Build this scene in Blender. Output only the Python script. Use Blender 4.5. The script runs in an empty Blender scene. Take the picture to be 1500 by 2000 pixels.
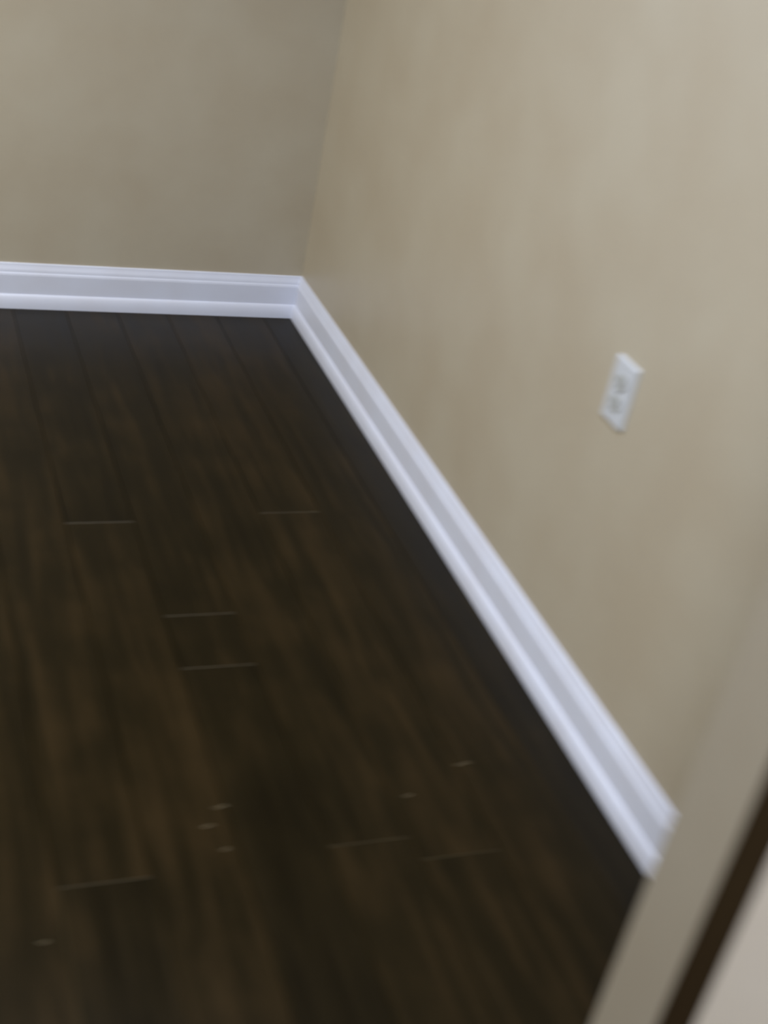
import bpy, bmesh, math, random
from mathutils import Vector, Matrix
random.seed(4)
C = bpy.context.scene.collection
S = bpy.context.scene

# ------------------------------------------------------------------ camera
YAW, PITCH, ROLL = 0.44185234, 0.52671570, 0.21141617
CAM = Vector((-1.1987, -3.4062, 1.5016))
F_PX = 2576.1
fwd = Vector((math.sin(YAW)*math.cos(PITCH), math.cos(YAW)*math.cos(PITCH), -math.sin(PITCH)))
r0 = Vector((math.cos(YAW), -math.sin(YAW), 0)); u0 = r0.cross(fwd)
rt = r0*math.cos(ROLL) + u0*math.sin(ROLL)
up = -r0*math.sin(ROLL) + u0*math.cos(ROLL)
cd = bpy.data.cameras.new('camera'); cam = bpy.data.objects.new('camera', cd); C.objects.link(cam)
m = Matrix((rt, up, -fwd)).transposed().to_4x4(); m.translation = CAM
cam.matrix_world = m
cd.sensor_fit = 'VERTICAL'; cd.sensor_height = 24.0; cd.lens = 24.0*F_PX/2000.0
cd.clip_start = 0.02
cd.dof.use_dof = True; cd.dof.focus_distance = 6.0
cd.dof.aperture_fstop = 2.5; cd.dof.aperture_ratio = 0.35
S.camera = cam

# ------------------------------------------------------------------ view, world
S.view_settings.view_transform = 'Standard'; S.view_settings.look = 'None'
S.view_settings.gamma = 1.0; S.view_settings.use_curve_mapping = False
S.view_settings.exposure = 0.0
w = bpy.data.worlds.new('world'); S.world = w; w.use_nodes = True
w.node_tree.nodes['Background'].inputs[0].default_value = (0.80, 0.86, 1.0, 1)
w.node_tree.nodes['Background'].inputs[1].default_value = 0.02

# lamps of the place, plus an added fill
def lamp(name, loc, power, size, col):
    l = bpy.data.lights.new(name, 'AREA'); l.shape = 'DISK'; l.size = size; l.energy = power; l.color = col
    o = bpy.data.objects.new(name, l); o.location = loc; C.objects.link(o); return o
ROOM_LAMP = (-0.95, -1.75, 2.36)
FAR_FILL = (-2.35, -1.15, 2.36)
HALL_LAMP = (-0.95, -3.30, 2.36)
lamp('room_lamp_light', ROOM_LAMP, 20.0, 0.26, (0.77, 0.93, 1.32))
lamp('far_fill_light', FAR_FILL, 80.0, 0.26, (1.0, 0.96, 0.88))  # unseen fill lamp, added to even out the light on both walls
lamp('hall_lamp_light', HALL_LAMP, 36.0, 0.26, (0.92, 0.95, 1.0))

# ------------------------------------------------------------------ helpers
def link(name, bm, mat, parent=None, smooth=False):
    me = bpy.data.meshes.new(name); bmesh.ops.recalc_face_normals(bm, faces=bm.faces); bm.to_mesh(me); bm.free()
    if mat is not None:
        for q in (mat if isinstance(mat, (list, tuple)) else [mat]): me.materials.append(q)
    if smooth:
        for p in me.polygons: p.use_smooth = True
    o = bpy.data.objects.new(name, me); C.objects.link(o)
    if parent: o.parent = parent
    return o
def box(bm, a, b, bev=0.0, seg=2):
    n = bmesh.new(); bmesh.ops.create_cube(n, size=1)
    for v in n.verts:
        v.co = Vector(((a[i]+b[i])/2 + v.co[i]*(b[i]-a[i])) for i in range(3))
    if bev: bmesh.ops.bevel(n, geom=n.edges[:], offset=bev, segments=seg, affect='EDGES', profile=0.5)
    t = bpy.data.meshes.new('t'); n.to_mesh(t); n.free(); bm.from_mesh(t); bpy.data.meshes.remove(t)
def prism(bm, prof, start, end, frame):
    """extrude a closed 2-D profile (out, up) from start to end; frame(out, up, s) gives the point; start / end are
    functions of out, so that corners can be mitred."""
    A = [bm.verts.new(frame(o, z, start(o))) for o, z in prof]
    B = [bm.verts.new(frame(o, z, end(o))) for o, z in prof]
    n = len(prof)
    for i in range(n):
        bm.faces.new((A[i], A[(i+1) % n], B[(i+1) % n], B[i]))
    bm.faces.new(A); bm.faces.new(B[::-1])
def cyl(bm, c, ax, r, h, n=32, r2=None):
    q = Vector((0, 0, 1)).rotation_difference(Vector(ax)).to_matrix().to_4x4()
    q.translation = Vector(c)
    bmesh.ops.create_cone(bm, cap_ends=True, segments=n, radius1=r, radius2=r if r2 is None else r2, depth=h, matrix=q)
def structure(o, label=None):
    o['kind'] = 'structure'
    if label: o['label'] = label
    return o
def thing(name, label, cat, loc):
    o = bpy.data.objects.new(name, None); C.objects.link(o); o.location = loc
    o['label'] = label; o['category'] = cat; return o

# ------------------------------------------------------------------ materials
def mat(name, col, rough=0.5, spec=0.5, mottling=0.0, scale=3.0, bump=0.0, bscale=200.0, coat=0.0):
    M = bpy.data.materials.new(name); M.use_nodes = True; nt = M.node_tree; N = nt.nodes; L = nt.links
    b = N['Principled BSDF']; b.inputs['Base Color'].default_value = (*col, 1)
    b.inputs['Roughness'].default_value = rough; b.inputs['Specular IOR Level'].default_value = spec
    b.inputs['Coat Weight'].default_value = coat
    tc = N.new('ShaderNodeTexCoord')
    if mottling:
        n = N.new('ShaderNodeTexNoise'); n.inputs['Scale'].default_value = scale; n.inputs['Detail'].default_value = 3
        L.new(tc.outputs['Object'], n.inputs['Vector'])
        mx = N.new('ShaderNodeMix'); mx.data_type = 'RGBA'
        mx.inputs[6].default_value = (col[0]*(1-mottling*.6), col[1]*(1-mottling), col[2]*(1-mottling*1.4), 1)
        mx.inputs[7].default_value = (col[0]*(1+mottling*.8), col[1]*(1+mottling), col[2]*(1+mottling*1.2), 1)
        mr = N.new('ShaderNodeMapRange'); mr.inputs[1].default_value = .32; mr.inputs[2].default_value = .68
        L.new(n.outputs['Fac'], mr.inputs[0]); L.new(mr.outputs[0], mx.inputs[0])
        L.new(mx.outputs[2], b.inputs['Base Color'])
    if bump:
        n = N.new('ShaderNodeTexNoise'); n.inputs['Scale'].default_value = bscale; n.inputs['Detail'].default_value = 2
        L.new(tc.outputs['Object'], n.inputs['Vector'])
        bp = N.new('ShaderNodeBump'); bp.inputs['Strength'].default_value = bump; bp.inputs['Distance'].default_value = .002
        L.new(n.outputs['Fac'], bp.inputs['Height']); L.new(bp.outputs[0], b.inputs['Normal'])
    return M
M_WALL = mat('taupe_wall_paint', (0.384, 0.346, 0.268), rough=0.42, spec=0.45, mottling=0.05, scale=4.5, bump=0.25, bscale=260)
M_TRIM = mat('white_trim_paint', (0.600, 0.640, 0.760), rough=0.38, mottling=0.03, scale=9)
M_JAMB = mat('greige_jamb_paint', (0.310, 0.280, 0.225), rough=0.45, mottling=0.03, scale=6)
M_DOOR = mat('off_white_door_paint', (0.560, 0.520, 0.470), rough=0.4, mottling=0.02, scale=5)
M_CEIL = mat('white_ceiling_paint', (0.72, 0.71, 0.68), rough=0.9, mottling=0.02, bump=0.3, bscale=120)
M_GAP_SHADE = mat('dark_brown_gap_shade', (0.024, 0.015, 0.006), rough=0.95, spec=0.08, mottling=0.1)  # dark colour stands in for the shade in the gap beside the door
M_PLATE = mat('white_plastic', (0.480, 0.510, 0.550), rough=0.3, mottling=0.01)
M_FACE_SHADE = mat('recess_shaded_plastic', (0.370, 0.385, 0.380), rough=0.35, mottling=0.01)  # greyer than the plate: recess shade put into the colour
M_SLOT = mat('dark_slot', (0.05, 0.05, 0.045), rough=0.6, mottling=0.05)
M_METAL = mat('brushed_nickel', (0.55, 0.53, 0.50), rough=0.3, mottling=0.03)
M_METAL.node_tree.nodes['Principled BSDF'].inputs['Metallic'].default_value = 1
M_STREAK = mat('pale_streak_colour', (0.24, 0.20, 0.12), rough=0.8, mottling=0.05)

def lamp_glass(col, strength):
    M = bpy.data.materials.new('lit_lamp_glass'); M.use_nodes = True; N = M.node_tree.nodes
    b = N['Principled BSDF']; b.inputs['Base Color'].default_value = (.9, .88, .84, 1)
    b.inputs['Emission Color'].default_value = (*col, 1); b.inputs['Emission Strength'].default_value = strength
    return M

def floor_material():
    M = bpy.data.materials.new('dark_walnut_planks'); M.use_nodes = True; nt = M.node_tree; N = nt.nodes; L = nt.links
    b = N['Principled BSDF']; b.inputs['Specular IOR Level'].default_value = 0.16; b.inputs['Specular Tint'].default_value = (1.0, .88, .68, 1)
    tc = N.new('ShaderNodeTexCoord')
    at = N.new('ShaderNodeAttribute'); at.attribute_name = 'plank'          # per-plank tone and offset
    # stretched grain, moved along by the plank's own random number
    mp = N.new('ShaderNodeMapping'); mp.inputs['Scale'].default_value = (38, 2.6, 1)
    ad = N.new('ShaderNodeVectorMath'); ad.operation = 'ADD'
    L.new(tc.outputs['Object'], ad.inputs[0])
    sc = N.new('ShaderNodeVectorMath'); sc.operation = 'SCALE'; sc.inputs['Scale'].default_value = 9.0
    L.new(at.outputs['Color'], sc.inputs[0]); L.new(sc.outputs[0], ad.inputs[1])
    L.new(ad.outputs[0], mp.inputs['Vector'])
    g = N.new('ShaderNodeTexNoise'); g.inputs['Scale'].default_value = 1.0; g.inputs['Detail'].default_value = 5; g.inputs['Roughness'].default_value = .55
    g.inputs['Distortion'].default_value = .6
    L.new(mp.outputs[0], g.inputs['Vector'])
    cl = N.new('ShaderNodeTexNoise'); cl.inputs['Scale'].default_value = 7.0; cl.inputs['Detail'].default_value = 3
    L.new(ad.outputs[0], cl.inputs['Vector'])
    r = N.new('ShaderNodeValToRGB'); e = r.color_ramp.elements
    e[0].position = .30; e[0].color = (0.0040, 0.0027, 0.0005, 1)
    e[1].position = .74; e[1].color = (0.0195, 0.0120, 0.0040, 1)
    k = r.color_ramp.elements.new(.50); k.color = (0.0078, 0.0053, 0.0014, 1)
    a1 = N.new('ShaderNodeMath'); a1.operation = 'MULTIPLY_ADD'; a1.inputs[1].default_value = .80
    L.new(g.outputs['Fac'], a1.inputs[0])
    a2 = N.new('ShaderNodeMath'); a2.operation = 'MULTIPLY'; a2.inputs[1].default_value = .40
    L.new(cl.outputs['Fac'], a2.inputs[0]); L.new(a2.outputs[0], a1.inputs[2])
    a3 = N.new('ShaderNodeMath'); a3.operation = 'MULTIPLY_ADD'; a3.inputs[1].default_value = .16
    sx = N.new('ShaderNodeSeparateColor'); L.new(at.outputs['Color'], sx.inputs[0])
    L.new(sx.outputs[0], a3.inputs[0]); L.new(a1.outputs[0], a3.inputs[2])
    a4 = N.new('ShaderNodeMath'); a4.operation = 'SUBTRACT'; a4.inputs[1].default_value = .165
    L.new(a3.outputs[0], a4.inputs[0]); L.new(a4.outputs[0], r.inputs[0])
    L.new(r.outputs[0], b.inputs['Base Color'])
    rr = N.new('ShaderNodeMapRange'); rr.inputs[3].default_value = .30; rr.inputs[4].default_value = .42
    L.new(g.outputs['Fac'], rr.inputs[0]); L.new(rr.outputs[0], b.inputs['Roughness'])
    bp = N.new('ShaderNodeBump'); bp.inputs['Strength'].default_value = .35; bp.inputs['Distance'].default_value = .003
    L.new(a1.outputs[0], bp.inputs['Height']); L.new(bp.outputs[0], b.inputs['Normal'])
    return M
M_FLOOR = floor_material()
M_WORN_LIT = mat('worn_lit_plank_edge', (0.032, 0.023, 0.007), rough=0.5, mottling=0.25, scale=40)  # worn edge tone, lightened to paint in the light that bevels catch

# ------------------------------------------------------------------ shell
X_L, Y_F, T, H = -3.3, -2.50, 0.11, 2.42         # room: x -3.3..0, y -2.5..0; wall thickness; ceiling height
JX, DL = -0.322, -1.24                            # doorway between JX (right jamb) and DL (left jamb)
HX0, HX1, HY = -2.3, 0.95, -4.5                   # hallway behind the camera
DH = 2.06

def wall(name, a, b, mt=M_WALL):
    bm = bmesh.new(); box(bm, a, b); return structure(link(name, bm, mt))
wall('wall_back', (X_L-.1, 0, 0), (.1, .1, H))
wall('wall_right', (0, Y_F, 0), (.1, 0, H))
wall('wall_left', (X_L-.1, Y_F, 0), (X_L, 0, H))
# the front wall with its doorway, one mesh
bm = bmesh.new()
box(bm, (JX+.018, Y_F-T, 0), (HX1+.1, Y_F, H))
box(bm, (X_L-.1, Y_F-T, 0), (DL-.018, Y_F, H))
box(bm, (DL-.018, Y_F-T, DH+.018), (JX+.018, Y_F, H))
structure(link('wall_front', bm, M_WALL))
wall('wall_hall_right', (HX1, HY, 0), (HX1+.1, Y_F-T, H))
wall('wall_hall_left', (HX0-.1, HY, 0), (HX0, Y_F-T, H))
wall('wall_hall_rear', (HX0-.1, HY-.1, 0), (HX1+.1, HY, H))
bm = bmesh.new(); box(bm, (X_L-.1, HY-.1, H), (HX1+.1, .1, H+.08)); structure(link('ceiling', bm, M_CEIL))

# floor: planks with tiny bevels, all one mesh (surface pattern of the floor)
bm = bmesh.new()
col = bm.loops.layers.float_color.new('plank')
PW, X0 = 0.14, -0.945
JOINTS = {0: [-2.057], 1: [-1.088, -2.62], 2: [-1.421, -1.58, -2.55], 3: [-2.040], 4: [-2.09, -1.065], -1: [-2.6], 5: [-2.7], 6: [-2.8]}
GAP, BV = 0.00015, 0.0012
def plank(x0, x1, y0, y1):
    tone = (random.random(), random.random(), random.random(), 1)
    a = (x0+GAP, x1-GAP, y0+GAP, y1-GAP); z = 0.0; zb = -0.0016; zz = -0.012
    def ring(d, zc, dy=None):
        dy = d if dy is None else dy
        return [bm.verts.new(p) for p in ((a[0]+d, a[2]+dy, zc), (a[1]-d, a[2]+dy, zc), (a[1]-d, a[3]-dy, zc), (a[0]+d, a[3]-dy, zc))]
    t = ring(BV, z); s = ring(0, zb); q = ring(0, zz)
    fs = [bm.faces.new(t)]
    for i in range(4):
        f = bm.faces.new((s[i], s[(i+1) % 4], t[(i+1) % 4], t[i])); fs.append(f)
        if i in (0, 2) or (abs(y1+2.057) < .01): f.material_index = 1
        fs.append(bm.faces.new((q[i], q[(i+1) % 4], s[(i+1) % 4], s[i])))
    for f in fs:
        for l in f.loops: l[col] = tone
i0 = math.floor((X_L-.1 - X0)/PW); i1 = math.ceil((HX1+.1 - X0)/PW)
for i in range(i0, i1):
    xa = X0 + i*PW; xb = xa + PW
    js = list(JOINTS.get(i, []))
    y = random.uniform(-1.1, -.2)
    if not js:
        while y > HY: js.append(y); y -= random.uniform(.9, 1.25)
    else:
        y = min(js) - 1.0
        while y > HY: js.append(y); y -= random.uniform(.9, 1.25)
    ys = [HY-.1] + sorted(js) + [0.02]
    for ya, yb in zip(ys[:-1], ys[1:]): plank(xa, xb, ya, yb)
box(bm, (X_L-.1, HY-.1, -.08), (HX1+.1, .1, -.0115))
structure(link('floor', bm, [M_FLOOR, M_WORN_LIT]))

# baseboards: moulded board with a rounded shoe moulding at its foot
BH = 0.124
board = [(0, 0), (.013, 0), (.013, .093), (.0118, .098), (.0098, .1005), (.0098, .103), (.0088, .108), (.0066, .114), (.0052, .1185), (.0045, .1225), (.003, BH), (0, BH)]
shoe = [(.0125, .0005)] + [(.0125 + .0095*math.cos(a), .007 + .033*math.sin(a)) for a in [0.0] + [math.radians(t) for t in range(9, 91, 9)]]
shoe = [(.0125, .0005), (.022, .0005)] + shoe[1:]
def baseboard(name, label, frame, s0, s1):
    bm = bmesh.new(); prism(bm, board, s0, s1, frame); o = structure(link(name, bm, M_TRIM), label)
    bm = bmesh.new(); prism(bm, shoe, s0, s1, frame); c = link('shoe_moulding', bm, M_TRIM, o)
    return o
baseboard('baseboard_back', 'white baseboard with rounded shoe moulding along the back wall',
          lambda o, z, s: (s, -o, z), lambda o: X_L+o, lambda o: -o)
baseboard('baseboard_right', 'white baseboard with rounded shoe moulding along the right wall, below the outlet',
          lambda o, z, s: (-o, s, z), lambda o: -o, lambda o: Y_F+o)
baseboard('baseboard_left', None, lambda o, z, s: (X_L+o, s, z), lambda o: -o, lambda o: Y_F+o)

# ------------------------------------------------------------------ doorway frame at the right: jamb, dark strip for the shadowed gap, door leaf
bm = bmesh.new()
box(bm, (JX, Y_F-T, 0), (JX+.018, Y_F, DH+.018), .0015)
o = structure(link('trim_1', bm, M_JAMB), 'flat greige door jamb at the right edge, in front of the end of the baseboard')
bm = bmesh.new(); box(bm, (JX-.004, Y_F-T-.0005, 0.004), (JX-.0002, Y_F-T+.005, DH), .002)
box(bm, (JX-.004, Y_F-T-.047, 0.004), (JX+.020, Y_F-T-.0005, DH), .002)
link('gap_shade_strip', bm, M_GAP_SHADE, o)['label'] = 'dark brown strip standing in for the shadowed gap beside the door'
bm = bmesh.new(); box(bm, (DL-.018, Y_F-T, 0), (DL, Y_F, DH+.018), .0015); structure(link('trim_2', bm, M_JAMB))
bm = bmesh.new(); box(bm, (DL, Y_F-T, DH), (JX, Y_F, DH+.018), .0015); structure(link('trim_3', bm, M_JAMB))

# open door leaf, swung out along the right of the doorway towards the camera
bm = bmesh.new()
dx0, dx1, dy1, dy0 = JX-.008, JX+.027, Y_F-T-.050, Y_F-T-.050-.86
box(bm, (dx0+.004, dy0, .012), (dx1, dy1, DH-.004), .002)
# stiles and rails standing proud of the recessed panels
for ya, yb in ((dy0, dy0+.11), (dy1-.11, dy1)): box(bm, (dx0, ya, .012), (dx0+.006, yb, DH-.004), .0015)
for za, zb in ((.012, .22), (.90, 1.04), (DH-.124, DH-.004)): box(bm, (dx0, dy0+.11, za), (dx0+.006, dy1-.11, zb), .0015)
door = structure(link('door_1', bm, M_DOOR), 'off-white door leaf standing open at the lower right edge')
bm = bmesh.new(); cyl(bm, (dx0-.008, dy0+.065, .96), (-1, 0, 0), .026, .01); cyl(bm, (dx0-.03, dy0+.065, .96), (-1, 0, 0), .010, .04)
box(bm, (dx0-.058, dy0+.055, .951), (dx0-.044, dy0+.18, .969), .005)
link('door_handle', bm, M_METAL, door)

# ------------------------------------------------------------------ wall outlet
OY, OZ = -1.690, 0.626
ot = thing('wall_outlet', 'white duplex power outlet on the beige right wall above the baseboard', 'outlet', (0, OY, OZ))
def plate_bm(w_, h_, x0, x1, r, inner=0.0):
    bm = bmesh.new()
    def ring(x, w2, h2, rr):
        vs = []
        for cx, cz, a0 in ((w2-rr, h2-rr, 0), (-(w2-rr), h2-rr, 90), (-(w2-rr), -(h2-rr), 180), (w2-rr, -(h2-rr), 270)):
            for k in range(5):
                a = math.radians(a0 + 22.5*k); vs.append(bm.verts.new((x, cx+rr*math.cos(a), cz+rr*math.sin(a))))
        return vs
    rs = [ring(x0, w_/2, h_/2, r), ring(x0+(x1-x0)*.45, w_/2, h_/2, r), ring(x0+(x1-x0)*.85, w_/2-.0018, h_/2-.0018, r), ring(x1, w_/2-.0045, h_/2-.0045, r*.7)]
    for A, B in zip(rs[:-1], rs[1:]):
        n = len(A)
        for i in range(n): bm.faces.new((A[i], A[(i+1) % n], B[(i+1) % n], B[i]))
    bm.faces.new(rs[-1]); bm.faces.new(rs[0][::-1]); return bm
link('cover_plate', plate_bm(.072, .117, 0.0, -.0062, .004), M_PLATE, ot)
for s in (1, -1):
    bm = bmesh.new(); zc = s*.0195
    # receptacle face: circle flattened top and bottom
    pts = []
    for k in range(40):
        a = 2*math.pi*k/40; pts.append((.0172*math.cos(a), max(-.0142, min(.0142, .0172*math.sin(a)))))
    A = [bm.verts.new((-.0058, p, zc+q)) for p, q in pts]; B = [bm.verts.new((-.0086, p*.98, zc+q*.98)) for p, q in pts]
    for i in range(40): bm.faces.new((A[i], A[(i+1) % 40], B[(i+1) % 40], B[i]))
    bm.faces.new(B); bm.faces.new(A[::-1])
    bmesh.ops.remove_doubles(bm, verts=bm.verts, dist=1e-6)
    rc = link('receptacle', bm, M_FACE_SHADE, ot)
    rc['label'] = 'receptacle face, greyed by painted recess shade'
    bm = bmesh.new()
    box(bm, (-.0088, -.0078, zc-.0010), (-.0080, -.0054, zc+.0075)); link('slot', bm, M_SLOT, rc)
    bm = bmesh.new()
    box(bm, (-.0088, .0054, zc-.0002), (-.0080, .0076, zc+.0070)); link('slot', bm, M_SLOT, rc)
    bm = bmesh.new(); cyl(bm, (-.0084, 0, zc-.0075), (-1, 0, 0), .0026, .0008, 20); link('slot', bm, M_SLOT, rc)
bm = bmesh.new(); cyl(bm, (-.0066, 0, 0), (-1, 0, 0), .0032, .0014, 24, .0026); link('screw', bm, M_METAL, ot)

# ------------------------------------------------------------------ thin pale streaks lying on the planks
def streak(x, y, ang, ln, label):
    bm = bmesh.new(); r = .0006; prev = None; n = 9
    for k in range(n):
        t = k/(n-1) - .5; cx = ln*t; cy = .0012*math.sin(3*t*math.pi); rr = r*(1-.7*abs(2*t))
        ring = [bm.verts.new((cx, cy+rr*math.cos(a), r+rr*math.sin(a))) for a in [j*math.pi/3 for j in range(6)]]
        if prev:
            for j in range(6): bm.faces.new((prev[j], prev[(j+1) % 6], ring[(j+1) % 6], ring[j]))
        else: bm.faces.new(ring[::-1])
        prev = ring
    bm.faces.new(prev)
    o = link('pale_streak', bm, M_STREAK); o.location = (x, y, 0); o.rotation_euler = (0, 0, ang)
    o['label'] = label; o['category'] = 'streak'; o['group'] = 'pale streaks on the dark planks'
def at(px, py):
    d = fwd + rt*((px-750)/F_PX) - up*((py-1000)/F_PX); s = -CAM.z/d.z; return CAM + d*s
for px, py, l_, lab in ((431, 1576, 32, 'brightest pale streak on the dark floor, left of centre near the bottom'),
                        (904, 1492, 34, 'pale streak on the dark floor nearest the right baseboard'),
                        (797, 1554, 20, 'short faint streak just lower left of the streak nearest the baseboard'),
                        (405, 1614, 26, 'faint streak just below the brightest one'),
                        (86, 1841, 24, 'pale streak at the far lower left of the floor'),
                        (441, 1659, 20, 'faint streak, lowest of the three clustered left of centre')):
    p = at(px - l_/2, py + l_*.11); q = at(px + l_/2, py - l_*.11); c = (p+q)/2; d = q-p
    streak(c.x, c.y, math.atan2(d.y, d.x), d.length, lab)

# ------------------------------------------------------------------ ceiling lamps (outside the frame, light the place; the far one is added fill)
for nm, L_, lab in (('ceiling_lamp', ROOM_LAMP, 'round ceiling lamp in the right half of the room, near the outlet wall'), ('ceiling_lamp', FAR_FILL, 'added round fill lamp on the ceiling in the left half of the room'), ('ceiling_lamp', HALL_LAMP, 'round ceiling lamp in the hallway')):
    t = thing(nm, lab, 'lamp', (L_[0], L_[1], H))
    bm = bmesh.new(); cyl(bm, (0, 0, -.012), (0, 0, 1), .17, .024, 48); link('base', bm, M_METAL, t)
    bm = bmesh.new(); cyl(bm, (0, 0, -.038), (0, 0, 1), .125, .028, 48, .155); link('lamp_shade', bm, lamp_glass((1, .97, .92), 3.0), t)
